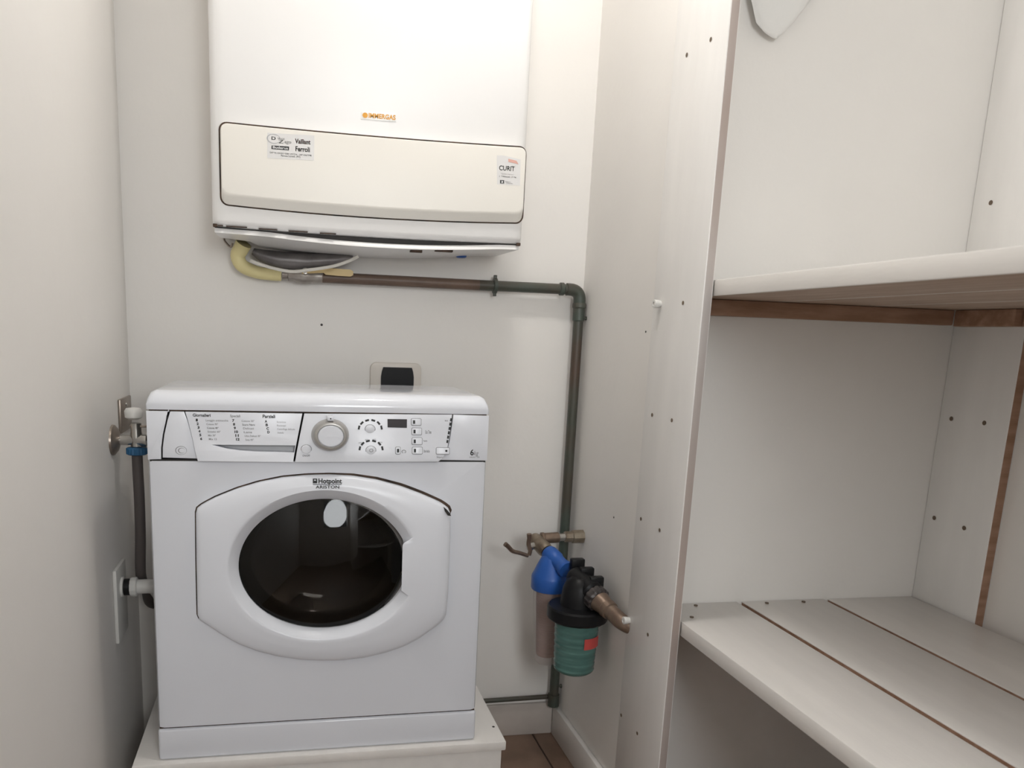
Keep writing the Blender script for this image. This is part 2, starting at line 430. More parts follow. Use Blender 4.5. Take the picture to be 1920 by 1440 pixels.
RB = [[(exp_(a, 0)[0], 1.698, exp_(a, 0)[1]) for a in angs],
      [(exp_(a, 0)[0], YF + .013, exp_(a, 0)[1]) for a in angs],
      [((exp_(a, 0)[0] * .7 + rect_pt(a)[0] * .3), YF + .004, rect_pt(a)[1]) for a in angs],
      ringy(rect_pt, YF),
      ringy(lambda a: (ccx + .152 * math.cos(a), cz + .127 * math.sin(a)), YF),
      ringy(lambda a: (ccx + .150 * math.cos(a), cz + .125 * math.sin(a)), YF + .02)]
body.rings(RB, caps=(True, False))
cas = body.build('casing', M['enamel'], wm, smooth=40)
# gap strip above the kick panel, kick panel
box('panel_gap', M['rust'], wm, wx0 + .003, wx1 - .003, YF + .004, 1.69, zk - .0016, zk + .0022)
kp = MB().box(wx0, wx1, YF, 1.69, zp + .001, zk - .0014, bev=.006, seg=3).build('kick_panel', M['enamel'], wm)
# lid with rounded front
prof = []
for i in range(9):
    a = PI / 2 * i / 8
    prof.append((YF + .028 - .028 * math.cos(a), ztl + .009 + .024 * math.sin(a)))
prof = [(YF + .001, ztl + .0008)] + prof + [(1.69, ZO - .112), (1.699, ZO - .114), (1.70, ztl + .0008)]
def lidring(x, s):
    cy, czz = 1.56, ztl + .008
    return [(x, y if y > 1.6 else y + .006 * s, (czz + (z - czz) * (1 - s)) if z > czz else z) for y, z in prof]
lid = MB().rings([lidring(wx0 + .0005, .75), lidring(wx0 + .003, .38), lidring(wx0 + .0075, .13), lidring(wx0 + .016, 0), lidring(wx1 - .016, 0), lidring(wx1 - .0075, .13), lidring(wx1 - .003, .38), lidring(wx1 - .0005, .75)]).build('lid', M['lid'], wm, smooth=50)
box('panel_gap', M['rust'], wm, wx0 + .005, wx1 - .005, YF + .003, 1.69, ztl - .0014, ztl + .0014)
box('panel_gap', M['dark'], wm, wx0 + .004, wx1 - .004, YF + .0025, 1.69, zpan - .0028, zpan + .0008)
# control panel: dark backing and its pieces with real joints
box('panel_backing', M['dark'], wm, wx0 + .004, wx1 - .004, YF + .0195, 1.69, zpan + .0008, ztl - .0014)
zt_, zb_ = ztl - .0016, zpan + .0006
def tilt(x, z): return -.011 * max(0.0, min(1.0, (zt_ - z) / (zt_ - zb_))) ** 1.3
def flush(x, z): return 0.0
def ys(x, z): return YF + tilt(x, z)
def yfl(x, z): return YF
def P2(pts): return [fx(u, v) for u, v in pts]
def fxd(u, v): p = at(u, v, YF - .026); return (p.x, p.z)
def P2d(pts): return [fxd(u, v) for u, v in pts]
xl0 = fx(278, 800)[0]
# left end piece, drawer flank, drawer front, main fascia, right end piece
plate('fascia_end', M['plastic'], wm, [(wx0 + .001, zb_), fx(302, 861), fx(302, 840), fx(305, 815), fx(311, 788), fx(316, 770), (fx(316, 768)[0], zt_), (wx0 + .001, zt_)], [], YF, .005, .0008)
dr = plate('detergent_drawer', M['plastic'], wm, P2([(305, 858), (305, 840), (308, 815), (314, 788), (319, 771.5), (345, 772), (352, 790), (360, 820), (366, 845), (371, 860)]), [], YF, .004, .0006)
top = [fx(347, 772), fx(567, 775.5)]
outer = P2([(372, 863), (367, 845), (361, 820), (353, 790), (347, 772), (567, 775.5), (560, 810), (553, 845), (549.5, 865)])
hol = P2([(398, 833), (553.5, 834.5), (551.5, 847.5), (520, 846.5), (480, 845.5), (450, 843.5), (425, 840)])
dc = plate('drawer_front', M['plastic'], dr, outer, [hol], YF, .018, .0006, yf=tilt)
plate('finger_recess', M['handle_dark'], dr, P2([(396, 832), (555, 833), (553, 849), (520, 848), (480, 847), (450, 845), (425, 842)]), [], YF + .0185, .0008, yf=tilt)
plate('fascia', M['plastic'], wm, P2([(553, 865), (556.5, 845), (563.5, 810), (570.5, 775.5), (848, 777.5), (845, 800), (841, 825), (836, 845), (828, 858), (820, 864)]), [], YF, .005, .0008, yf=tilt)
plate('fascia_end', M['plastic'], wm, [fx(823, 862.5), fx(838, 847), fx(843, 826), fx(847, 800), fx(850, 777.5), (wx1 - .001, zt_), (wx1 - .001, zb_)], [], YF, .005, .0008)
# programme knob
kx, kz = fx(619, 815); ky = ys(kx, kz)
kn = lathe('programme_knob', M['knob'], wm, (kx, ky, kz), (0, -1, 0), [(0, .0335), (.006, .0325), (.015, .0305), (.0185, .0285), (.0195, .0262), (.0195, .0235), (.0175, .0225)], seg=48, sc=(1, 1, .86))
lathe('knob_cap', M['plastic'], kn, (kx, ky, kz), (0, -1, 0), [(.010, .0228), (.018, .0224), (.0195, .0205), (.0198, .001)], seg=40, sc=(1, 1, .86))
kt = box('knob_tab', M['plastic'], kn, kx - .0062, kx + .0050, ky - .0195, ky - .001, kz + .027, kz + .0355, bev=.0015)
lathe('marker', M['black'], kn, (kx - .0004, ky - .0192, kz + .031), (0, -1, 0), [(0, .0013), (.0008, .0012)], seg=10)
def disc(name, m, parent, u, v, r, h=.0015, ring=True, rz=.86):
    x, z = fx(u, v); y = ys(x, z)
    if ring: lathe('button_rim', M['grey_print'], parent, (x, y, z), (0, -1, 0), [(0, r * 1.1), (.0004, r * 1.1)], seg=24, sc=(1, 1, rz))
    return lathe(name, m, parent, (x, y, z), (0, -1, 0), [(0, r), (h * .8, r * .98), (h, r * .88), (h, r * .01)], seg=24, sc=(1, 1, rz))
def dash(u, v, w, h, rot, name='indicator', m=None, parent=None, t=.0006):
    x, z = fx(u, v); c, s_ = math.cos(rot), math.sin(rot)
    pts = [(x + dx * c - dz * s_, z + dx * s_ + dz * c) for dx, dz in ((-w, -h), (w, -h), (w, h), (-w, h))]
    return plate(name, m or M['black'], parent or wm, pts, [], YF - t, t + .0004, 0, yf=tilt)
for cu_, cv, btn in ((694, 804, 804), (695, 842, 843)):
    d = disc('round_button', M['plastic'], wm, cu_ - 0.5, btn, .0088)
    for k in range(6):
        a = math.radians(168 - k * 31.2)
        dash(cu_ + 21.5 * math.cos(a), cv + 1 - 17.5 * math.sin(a), .0035, .0017, a + PI / 2 if True else 0)
x, z = fx(695, 843); lathe('button_spiral', M['grey_print'], wm, (x, ys(x, z) - .0015, z), (0, -1, 0), [(0, .0036), (.0003, .0036)], seg=16, sc=(1, 1, .86))
x, z = fx(695, 843); lathe('button_spiral', M['plastic'], wm, (x, ys(x, z) - .0016, z), (0, -1, 0), [(0, .0026), (.0006, .0026)], seg=16, sc=(1, 1, .86))
def rbtn(u0, v0, u1, v1, mark=None, dot=None):
    (x0, z1), (x1, z0) = fx(u0, v0), fx(u1, v1)
    plate('button_rim', M['grey_print'], wm, rrect(x0 - .0009, x1 + .0009, z0 - .0009, z1 + .0009, .0022, 3), [], YF - .0004, .0008, 0, yf=tilt)
    b = plate('button', M['plastic'], wm, rrect(x0, x1, z0, z1, .0016, 3), [], YF - .0016, .0022, .0004, yf=tilt)
    if mark: dash((mark[0]), (v0 + v1) / 2, .0019, .0032, 0, 'button_mark', M['black'], b, .0021)
    if dot:
        x, z = fx(*dot); lathe('button_mark', M['black'], b, (x, ys(x, z) - .0015, z), (0, -1, 0), [(0, .002), (.0007, .002)], seg=10)
    return b
rbtn(771.5, 785, 789, 797, mark=(776, 0)); rbtn(772, 802.5, 789.5, 814.5, mark=(776.5, 0))
rbtn(772, 820.5, 790, 832.5, mark=(776.5, 0)); rbtn(772, 837.5, 790, 849.5, mark=(776.5, 0))
rbtn(741, 837.5, 749, 849.5, mark=(745, 0)); rbtn(817, 838.5, 840.5, 850, dot=(835, 844))
plate('display', M['display'], wm, P2([(726.5, 801), (726.5, 785.5), (763, 786), (762.5, 802)]), [], YF - .0006, .001, 0, yf=tilt)
for k in range(6): dash(845.5 - k * 1.55, 787 + k * 8, .0017, .0027, -.15)
x, z = fx(756, 845.5)
lathe('lock_symbol', M['grey_print'], wm, (x, ys(x, z), z), (0, -1, 0), [(0, .0042), (.0004, .0042)], seg=16, sc=(1, 1, .8))
lathe('lock_symbol', M['plastic'], wm, (x, ys(x, z), z), (0, -1, 0), [(0, .0031), (.0007, .0031)], seg=16, sc=(1, 1, .75))
d = disc('start_button', M['plastic'], wm, 574, 841, .0088, h=.003)
x, z = fx(574, 838); lathe('button_mark', M['black'], d, (x, ys(x, z) - .003, z), (0, -1, 0), [(0, .0018), (.0004, .0018)], seg=10)
# small round cap on the drawer flank
x, z = fx(339.5, 844.5)
lathe('button_rim', M['grey_print'], dr, (x, YF - .0001, z), (0, -1, 0), [(0, .0095), (.0004, .0095)], seg=28, sc=(1, 1, .8))
lathe('drawer_badge', M['plastic'], dr, (x + .0004, YF, z - .0002), (0, -1, 0), [(0, .0088), (.0012, .0086)], seg=28, sc=(1, 1, .8))
lathe('button_rim', M['grey_print'], dr, (x + .001, YF - .0012, z), (0, -1, 0), [(0, .0058), (.0003, .0058)], seg=24, sc=(1, 1, .8))
lathe('drawer_badge', M['plastic'], dr, (x + .0018, YF - .0012, z), (0, -1, 0), [(0, .0050), (.0008, .005)], seg=24, sc=(1, 1, .8))
# print on the drawer and fascia
def ptext(s, u0, u1, vb, vt, m=M["black"], parent=None, bold=0.02, y=ys, **k):
    x0, zb = fx(u0, vb); x1, _ = fx(u1, vb); _, zt = fx((u0 + u1) / 2, vt); zb = fx((u0 + u1) / 2, vb)[1]
    return text(s, m, parent or wm, x0, x1, zb, zt, y, bold=bold, **k)
ptext('Giornalieri', 361.5, 395, 781, 775.5, parent=dc, bold=.03)
ptext('Speciali', 431.5, 450.5, 782, 777.5, M['grey_print'], dc)
ptext('Parziali', 492.5, 516, 783.5, 777.5, parent=dc, bold=.03)
Wd = ['Lavaggio antimacchia', 'Cotone 90°', 'Cotone 40°', 'Sintetici 60°', 'Mix 30°', 'Mix 15']
for k in range(6):
    o = k * 1.75; v = 789.5 + k * 6.9
    ptext(str(k + 1), 367.3 + o, 371 + o, v, v - 4.6, parent=dc, bold=.05)
    ptext(Wd[k], 386 + o * .7, (428, 409, 410, 414, 405, 407)[k], v + .4, v - 3.2, M['black'] if k == 2 else M['grey_print'], dc, 0.01)
Wd = ['Cotone 30°', 'Scuro Nero', 'Delicati', 'Lana', 'Ultra Delicati 30°', 'Seta 40°']
for k in range(6):
    o = k * 1.5; v = 790.5 + k * 6.9
    ptext(str(k + 7), 435.5 + o, (439.5 if k < 3 else 442) + o, v, v - 4.6, parent=dc, bold=.05)
    ptext(Wd[k], 453 + o, (477, 478, 476, 473, 489, 476)[k], v + .4, v - 3.2, M['black'] if k == 1 else M['grey_print'], dc, 0.01)
Wd = ['Scarico', 'Risciacqui', 'Centrifuga delicata', 'Ammollo']
for k in range(4):
    o = k * 1.6; v = 792 + k * 6.6
    ptext('ABCD'[k], 496.5 + o, 501 + o, v, v - 4.6, parent=dc, bold=.05)
    ptext(Wd[k], 519 + o * .3, (536, 536, 553, 532)[k], v + .6, v - 2.6, M['grey_print'], dc, 0.0)
ptext('ON/OFF', 567, 581, 854.5, 851, M['grey_print'])
x, z = fx(437, 849)
ptext('Eco Time', 797, 808, 812.5, 806.5, M['grey_print']); ptext('Rapido', 793, 800, 827, 824.5, M['grey_print'])
ptext('Stiro facile', 793, 804, 847, 842, M['grey_print']); ptext('Start', 817, 828, 857, 854.3, M['grey_print'])
ptext('MAX', 834, 840, 790, 787.5, M['grey_print'])
for u, v in ((675, 829.5), (687, 824), (701, 823.5), (713, 829)): ptext('600', u - 3, u + 3, v + 1, v - 1.5, M['grey_print'], bold=0)
ptext('6', 881.5, 888, 853.5, 842.5, y=yfl, bold=.02); ptext('kg', 888.5, 897, 853.5, 845.5, M['grey_print'], y=yfl, bold=0, shear=.2)
ptext('ARSXF 109', 880, 899, 858.5, 856, M['grey_print'], y=yfl, bold=0)

# ---- door
OUT = P2([(843, 961), (842, 1010), (840, 1060), (838, 1110), (834, 1152), (822, 1165), (806, 1177), (784, 1193), (758, 1207), (725, 1219), (685, 1229), (645, 1234), (605, 1235.5),
          (560, 1233), (520, 1227), (482, 1217), (446, 1203), (420, 1188), (395, 1172), (374, 1158), (371, 1150), (370, 1100), (369, 1050), (368.5, 1000), (368, 960), (370, 952), (380, 944),
          (405, 931), (445, 915), (485, 903), (530, 894), (575, 890), (615, 889), (660, 891), (705, 898), (750, 910), (790, 925), (822, 939), (838, 949)])
def resample(poly, n, start=0.0):
    pts = [Vector((x, z)) for x, z in poly]; L = []; tot = 0
    for i in range(len(pts)):
        d = (pts[(i + 1) % len(pts)] - pts[i]).length; L.append(d); tot += d
    out = []; i = 0; acc = 0
    for k in range(n):
        t = tot * k / n
        while acc + L[i] < t: acc += L[i]; i += 1
        f = (t - acc) / L[i]; out.append(pts[i].lerp(pts[(i + 1) % len(pts)], f))
    return out
def ray_poly(poly, c, a):
    d = Vector((math.cos(a), math.sin(a))); best = None
    for i in range(len(poly)):
        p, q = Vector(poly[i]) - c, Vector(poly[(i + 1) % len(poly)]) - c
        e = q - p; den = d.x * e.y - d.y * e.x
        if abs(den) < 1e-12: continue
        t = (p.x * e.y - p.y * e.x) / den; s_ = (p.x * d.y - p.y * d.x) / den
        if t > 0 and -1e-6 <= s_ <= 1 + 1e-6: best = t if best is None else max(best, t)
    return c + d * best
C0 = Vector((ccx, ZO - .431))
xn_o, xn_i = fxd(753.5, 1060)[0], fxd(758, 1060)[0]       # vertical edge of the door grip beside the glass
nd = 180
def smooth_clip(p, xlim, zr):
    return Vector((min(p.x, xlim), p.y)) if abs(p.y - (ZO - .431)) < zr else p
zhalf = .5 * (fxd(755, 1019)[1] - fxd(755, 1108)[1])
zmid = .5 * (fxd(755, 1019)[1] + fxd(755, 1108)[1])
OC = fxd(609, 1063.5); OA = OC[0] - fxd(427, 1063)[0]; OB = .5 * (fxd(604, 924)[1] - fxd(604, 1203)[1])
IC = at(609, 1057.5, YF); IA = IC.x - at(447.5, 1058, YF).x; IB = .5 * (at(604, 937, YF).z - at(604, 1178, YF).z)
def o_pt(a):
    p = Vector((OC[0] + OA * math.cos(a), OC[1] + OB * math.sin(a)))
    k = abs(p.y - zmid)
    if p.x > ccx:
        lim = xn_o + max(0, k - zhalf) * 1.7
        p.x = min(p.x, lim)
    return p
def i_pt(a):
    p = Vector((IC.x + IA * math.cos(a), IC.z + IB * math.sin(a)))
    k = abs(p.y - zmid)
    if p.x > ccx:
        lim = xn_i + max(0, k - zhalf) * 1.1
        p.x = min(p.x, lim)
    return p
AN = [2 * PI * i / nd for i in range(nd)]
out_r = [ray_poly(OUT, C0, a) for a in AN]
def dy(p):           # door front bows forward, more on the grip side
    sx = (p.x - ccx) / .22
    return -(.010 + .018 * max(0, 1 - sx * sx * .55) + .010 * max(0, sx)) * (1 - .35 * ((p.y - C0.y) / .165) ** 2)
def loop(f): return [(p.x, y, p.y) for p, y in (f(i) for i in range(nd))]
O_ = [o_pt(a) for a in AN]; I_ = [i_pt(a) for a in AN]
R = []
def ins(p, d): return p + (C0 - p).normalized() * d
R.append(loop(lambda i: (out_r[i], YF + .001)))
R.append(loop(lambda i: (out_r[i], YF + .35 * dy(out_r[i]))))
R.append(loop(lambda i: (ins(out_r[i], .0012), YF + .62 * dy(out_r[i]))))
R.append(loop(lambda i: (ins(out_r[i], .004), YF + .80 * dy(out_r[i]))))
R.append(loop(lambda i: (ins(out_r[i], .010), YF + .92 * dy(out_r[i]))))
for t in (.25, .5, .75, .94, 1.0):
    R.append(loop(lambda i: ((lambda q: (q, YF + dy(q) + (.0012 if t == 1.0 else 0)))(ins(out_r[i], .010).lerp(O_[i], t)))))
for t, d in ((.12, .003), (.5, .010), (.9, .0165), (1.0, .019)):
    R.append(loop(lambda i: ((lambda q: (q, YF + dy(O_[i]) + d))(O_[i].lerp(I_[i], t)))))
R.append(loop(lambda i: (I_[i], YF + dy(O_[i]) + .030)))
dmb = MB().rings(R, caps=(False, False))
door = dmb.build('door', M['plastic'], wm, smooth=32)
# dark joint all round the door and the dark strip above its upper right edge
g = MB()
go = [ins(p, -.0026) for p in out_r]
for i in range(nd):
    if go[i].x > ccx and go[i].y < C0.y + .10: go[i] = out_r[i]
    if go[i].x > ccx and go[i].y >= C0.y + .10: go[i] = ins(out_r[i], -.0026 - .003 * min(1, max(0, (out_r[i].x - ccx) / .16)))
g.rings([[(p.x, YF - .0004, p.y) for p in go], [(ins(p, .01).x, YF - .0004, ins(p, .01).y) for p in out_r]], caps=(False, False))
g.build('door_gap', M['rust'], wm, smooth=0)
# chipped corner at the top right of the door
cpt = P2([(827, 945), (833, 950), (839, 957), (841, 962), (835, 961), (830, 954)])
plate('door_catch', M['dark'], door, cpt, [], YF + dy(Vector(cpt[2])) * .98 - .0012, .002)
# door glass: a smoked bowl bulging into the drum
gl = MB(); rr = []
for k in range(13):
    t = k / 12
    if t < .62:
        q = t / .62; s_ = 1 - .30 * q * q; d = .052 * q
    else:
        q = (t - .62) / .38; s_ = .70 * math.sqrt(max(0, 1 - q * q)) ** 1.0; d = .052 + .010 * q
    s_ = max(s_, .012)
    rr.append([(ccx + (p.x - ccx) * s_, YF + .004 + d, C0.y + .004 + (p.y - C0.y - .004) * s_) for p in I_])
cap = [[(ccx + (p.x - ccx) * s_, YF - .001 - .022 * (1 - s_ * s_), C0.y + .004 + (p.y - C0.y - .004) * s_) for p in I_] for s_ in (1.0, .85, .65, .4, .15, .01)]
gl = MB().rings(list(reversed(cap)) + rr)
gls = gl.build('door_glass', M['glass'], door, smooth=60)
# gasket and drum behind the glass
lathe('door_seal', M['gasket'], wm, (ccx, YF + .003, cz), (0, 1, 0), [(0, .150), (.02, .150), (.045, .146), (.062, .132), (.064, .126)], seg=56, sc=(1, 1, .83), caps=(False, False))
drum = lathe('drum', M['drum'], wm, (ccx, YF + .066, cz), (0, 1, 0), [(0, .127), (.006, .15), (.012, .19), (.19, .19), (.195, .17), (.205, .06), (.207, .001)], seg=56, sc=(1, 1, .84), caps=(False, True))
for k in range(3):
    a = math.radians(20 + 120 * k)
    c = Vector((ccx + .172 * math.cos(a), YF + .16, cz + .172 * .84 * math.sin(a)))
    lathe('drum_paddle', M['drum'], drum, c + Vector((0, -.07, 0)), (0, 1, 0), [(0, .010), (.01, .022), (.13, .024), (.14, .012)], seg=14)
# maker's lettering on the door
def yd(x, z): return YF + dy(Vector((x, z)))
def dtext(w_, u0, u1, vb, vt, bold):
    (x0, zb), (x1, _) = fxd(u0, vb), fxd(u1, vb); zb = fxd((u0 + u1) / 2, vb)[1]; zt = fxd((u0 + u1) / 2, vt)[1]
    return text(w_, M['black'], door, x0, x1, zb, zt, yd, bold=bold)
dtext('Hotpoint', 597.5, 641.5, 907.6, 898.6, .03)
dtext('ARISTON', 592, 636.5, 917, 911.6, .02)
def ydd(x, z): return dy(Vector((x, z)))
plate('lettering', M['black'], door, P2d([(587, 910.3), (641, 910.3), (641, 909.3), (587, 909.3)]), [], YF - .0003, .0006, yf=ydd)
plate('emblem', M['black'], door, P2d([(587, 907.5), (595, 907.5), (595, 899), (587, 899)]), [P2d([(589, 903), (589, 900.8), (593, 900.8), (593, 903)])], YF - .0003, .0006, yf=ydd)
# ================================================================ wall-hung boiler
BF = 1.632; bx0, bx1 = -.139, .474; bz0, bz1 = ZO + .186, ZO + .88
bo = thing('boiler', 'white wall-hung gas boiler with a flap cover above the washing machine', 'boiler', (.17, 1.74, bz0))
bw = (bx1 - bx0) / 2; bcx = (bx0 + bx1) / 2
def sag(x): s_ = (x - bcx) / bw; return -.0065 * (1 - s_ * s_)
ring_l = []
NXB = 24
cas = MB()
def bsec(x, e):
    zz0 = bz0 + sag(x) * .6
    r = .012
    pts = [(x, YB - .004, zz0), (x, BF + r, zz0), (x, BF + r * .3, zz0 + r * .3), (x, BF, zz0 + r), (x, BF, bz1), (x, YB - .004, bz1)]
    return [(px, py + (e if py < YB - .01 else 0), pz) for px, py, pz in pts]
xs = [bx0 + (bx1 - bx0) * i / NXB for i in range(NXB + 1)]
secs = [bsec(bx0, .016), bsec(bx0 + .004, .006), bsec(bx0 + .012, .001)] + [bsec(x, 0) for x in xs[1:-1]] + [bsec(bx1 - .012, .001), bsec(bx1 - .004, .006), bsec(bx1, .016)]
cas.rings(secs); bcas = cas.build('casing', M['benamel'], bo, smooth=45)
def bfx(u, v): p = at(u, v, BF); return (p.x, p.z)
# flap: rounded rectangle whose lower edge is chamfered back
fx0, fx1 = bfx(414, 300)[0], bfx(982, 330)[0]; fz1, fz0 = ZO + .368, ZO + .2265
def flap_loop(x0, x1, z0, z1, r, y):
    out = []
    for x, z in rrect(x0, x1, z0, z1, r, 5)[:]:
        out.append((x, z))
    dense = []
    for i in range(len(out)):
        a, b = Vector(out[i]), Vector(out[(i + 1) % len(out)])
        k = max(1, int((b - a).length / .04))
        for j in range(k): dense.append(a.lerp(b, j / k))
    return dense
def with_sag(pts, y): return [(p.x, y, p.y + sag(p.x) * (1.25 if p.y < ZO + .3 else .55)) for p in pts]
N1 = flap_loop(fx0, fx1, fz0, fz1, .013, 0)
def inset(pts, top, side, bottom):
    zm = (fz0 + fz1) / 2; xm = (fx0 + fx1) / 2; out = []
    for p in pts:
        x = fx0 + side + (p.x - fx0) * (fx1 - fx0 - 2 * side) / (fx1 - fx0)
        z = fz0 + bottom + (p.y - fz0) * (fz1 - fz0 - top - bottom) / (fz1 - fz0)
        out.append(Vector((x, z)))
    return out
rg = [with_sag(N1, BF + .002), with_sag(N1, BF - .003), with_sag(inset(N1, .0012, .0012, .013), BF - .0125), with_sag(inset(N1, .0025, .0025, .016), BF - .0145), with_sag(inset(N1, .006, .006, .020), BF - .015)]
flap = MB().rings(rg, caps=(False, True)).build('flap', M['bplastic'], bo, smooth=40)
gapo = flap_loop(fx0 - .0030, fx1 + .0034, fz0 - .0024, fz1 + .0040, .0150, 0)
MB().rings([with_sag(gapo, BF + .003), with_sag(gapo, BF - .0005)], caps=(False, True)).build('flap_gap', M['rust'], bo, smooth=0)
def yflap(x, z): return BF - .015
def btext(s, m, u0, u1, vb, vt, parent, y=yflap, slope=0.0, **k):
    x0 = at(u0, vb, BF - .015).x; x1 = at(u1, vb, BF - .015).x
    zb = at((u0 + u1) / 2, vb, BF - .015).z; zt = at((u0 + u1) / 2, vt, BF - .015).z
    return text(s, m, parent, x0, x1, zb, zt, y, **k)
def P3(pts): return [(at(u, v, BF - .015).x, at(u, v, BF - .015).z) for u, v in pts]
# dealer's sticker
st = plate('dealer_sticker', M['sticker'], flap, P3([(501, 296.5), (501.5, 249), (589.5, 254), (588.5, 301)]), [], BF - .0153, .0006)
btext('D', M['black'], 509, 517, 262.2, 256.4, st, bold=.02); btext('itta', M['grey_print'], 521, 534, 261.7, 258, st)
btext('Z', M['black'], 522, 532, 268.8, 262.5, st, bold=.01); btext('ago', M['black'], 533, 546, 269, 265, st)
x, z = P3([(513, 260)])[0]
plate('lettering', M['handle_dark'], st, ellipse(x, z, .0125, .0085, 24), [ellipse(x + .0008, z, .0112, .0076, 24)], BF - .0157, .0005)
btext('Vaillant', M['stickred'], 553, 582, 269.6, 261, st, bold=.035)
pl4 = P3([(509, 279.5), (509.3, 272.8), (542, 275), (541.7, 282)])
plate('lettering', M['black'], st, pl4, [], BF - .0157, .0005)
btext('Buderus', M['white_print'], 511.5, 540, 279.3, 275, st, y=lambda x, z: BF - .0158, bold=.02)
btext('Ferroli', M['black'], 554, 581, 284.2, 275, st, bold=.03)
btext('DITTA ZAGO 0384 297734 - 347 4367798', M['black'], 506, 584, 290.3, 287.4, st, bold=.02)
btext('Parona Lomell. (PV)', M['black'], 527, 563, 294.6, 291.4, st, bold=.02)
# inspection sticker
s2_ = plate('inspection_sticker', M['sticker'], flap, P3([(932, 345.5), (931.5, 291.5), (944, 291.5), (976, 299), (975, 348)]), [], BF - .0153, .0006)
plate('lettering', M['stickpink'], s2_, P3([(953, 303.5), (953, 297.8), (968, 301.5), (972, 308)]), [], BF - .0157, .0005)
btext('CURIT', M['black'], 935.5, 965, 320, 311, s2_, bold=.02)
btext('Catasto impianti', M['grey_print'], 939, 963, 327.6, 325.6, s2_, bold=.01)
btext('1 TARGA  F 06', M['grey_print'], 936, 968, 333, 330.2, s2_, bold=.02)
plate('emblem', M['black'], s2_, P3([(937.5, 344), (937.5, 337.5), (945, 338), (945, 344.3)]), [], BF - .0157, .0005)
btext('x', M['white_print'], 939, 943.5, 343, 339.2, s2_, y=lambda x, z: BF - .0159, bold=.05)
btext('Regione', M['grey_print'], 947, 958, 341.8, 339.8, s2_); btext('Lombardia', M['grey_print'], 949, 961, 344.6, 342.8, s2_, bold=.02)
# maker's name plate
def P4(pts): return [bfx(u, v) for u, v in pts]
npz = plate('name_plate', M['benamel'], bo, P4([(676.5, 223.5), (677.5, 210.5), (743, 214), (742.5, 228.5)]), [], BF - .0014, .002, .0004)
def btext0(s, m, u0, u1, vb, vt, parent, **k):
    x0 = bfx(u0, vb)[0]; x1 = bfx(u1, vb)[0]; zb = bfx((u0 + u1) / 2, vb)[1]; zt = bfx((u0 + u1) / 2, vt)[1]
    return text(s, m, parent, x0, x1, zb, zt, lambda x, z: BF - .0015, **k)
x, z = bfx(684.5, 216.5)
plate('emblem', M['orange'], npz, ellipse(x, z, .0052, .0047, 20), [], BF - .0019, .0006)
btext0('IMMERGAS', M['orange'], 691, 741.5, 223, 214.2, npz, bold=.03)
# underside: bottom tray hanging a little below the casing, with a dark gap in front of it
ub = MB()
tx0, tx1 = bx0 + .004, bx1 - .006
def tray_f(x):
    s_ = (x - bcx) / bw
    return -.006 - .0075 * max(0, 1 - ((s_ - .08) / .75) ** 2)
def tray_r(x):
    s_ = (x - bcx) / bw
    return -.007 - .014 * max(0, 1 - ((s_ + .08) / .9) ** 2)
def tray_z(x, y=BF): return tray_f(x) + (tray_r(x) - tray_f(x)) * (y - BF) / (YB - BF)
def tsec(x):
    b = bz0 + sag(x) * .6
    yb_ = YB - .012 - .075 * min(1, max(0, (-.064 - x) / .008))
    zf, zr = b + tray_z(x), b + tray_z(x, yb_)
    return [(x, BF + .010, zf), (x, BF + .008, zf - .006), (x, yb_, zr - .002), (x, yb_, zr + .003), (x, BF + .013, zf + .003)]
xs2 = [tx0 + (tx1 - tx0) * i / 30 for i in range(31)]
ub.rings([tsec(x) for x in xs2]); tray = ub.build('bottom_tray', M['benamel'], bo, smooth=40)
MB().rings([[(x, BF + .014, bz0 + sag(x) * .6 - .0008), (x, YB - .02, bz0 + sag(x) * .6 - .0008), (x, BF + .05, bz0 + sag(x) * .6 + tray_z(x) + .0035), (x, BF + .014, bz0 + sag(x) * .6 + tray_z(x) + .0035)] for x in xs2]).build('casing_gap', M['dark'], bo, smooth=0)
# rust streaks and slots under the front edge
for u0, u1, v in ((408, 418, 422.5), (424, 463, 423.5), (485, 520, 427.5), (541, 577, 430.5), (600, 630, 434)):
    a, b = at(u0, v, BF + .004), at(u1, v + (u1 - u0) * .045, BF + .004)
    xa, xb = a.x, b.x
    MB().box(xa, xb, BF + .0025, BF + .012, bz0 + sag((xa + xb) / 2) * .6 + .0004, bz0 + sag((xa + xb) / 2) * .6 + .0017).build('rust_slot', M['rust'], bcas)
for u, v, w_ in ((624, 450, .016), (832, 469, .018), (780, 470, .012)):
    c = Vector(((u - PX) / F, (v - PY) / F, 1)); d = RC.transposed() @ c
    p = at(u, v, 1.70)
    zt_ = bz0 + sag(p.x) * .6 + tray_z(p.x, 1.74)
    k = (zt_ - .004 - ZO) / d.z; p = d * k
    if BF < p.y < YB: MB().box(p.x - w_, p.x + w_, p.y - .006, p.y + .006, zt_ - .0075, zt_ - .002).build('tray_slot', M['rust'], tray)
p = at(865, 477, YB - .03); lathe('drain_stub', M['blue'], bo, (p.x, YB - .03, bz0 - .008), (0, 0, -1), [(0, .012), (.008, .012), (.010, .009)], seg=16)
for u, v in ((403, 421), (973, 457)):
    p = at(u, v, BF); box('corner_screw', M['rust'], bo, p.x - .004, p.x + .004, BF + .001, BF + .008, p.z - .004, p.z + .002, bev=.001)

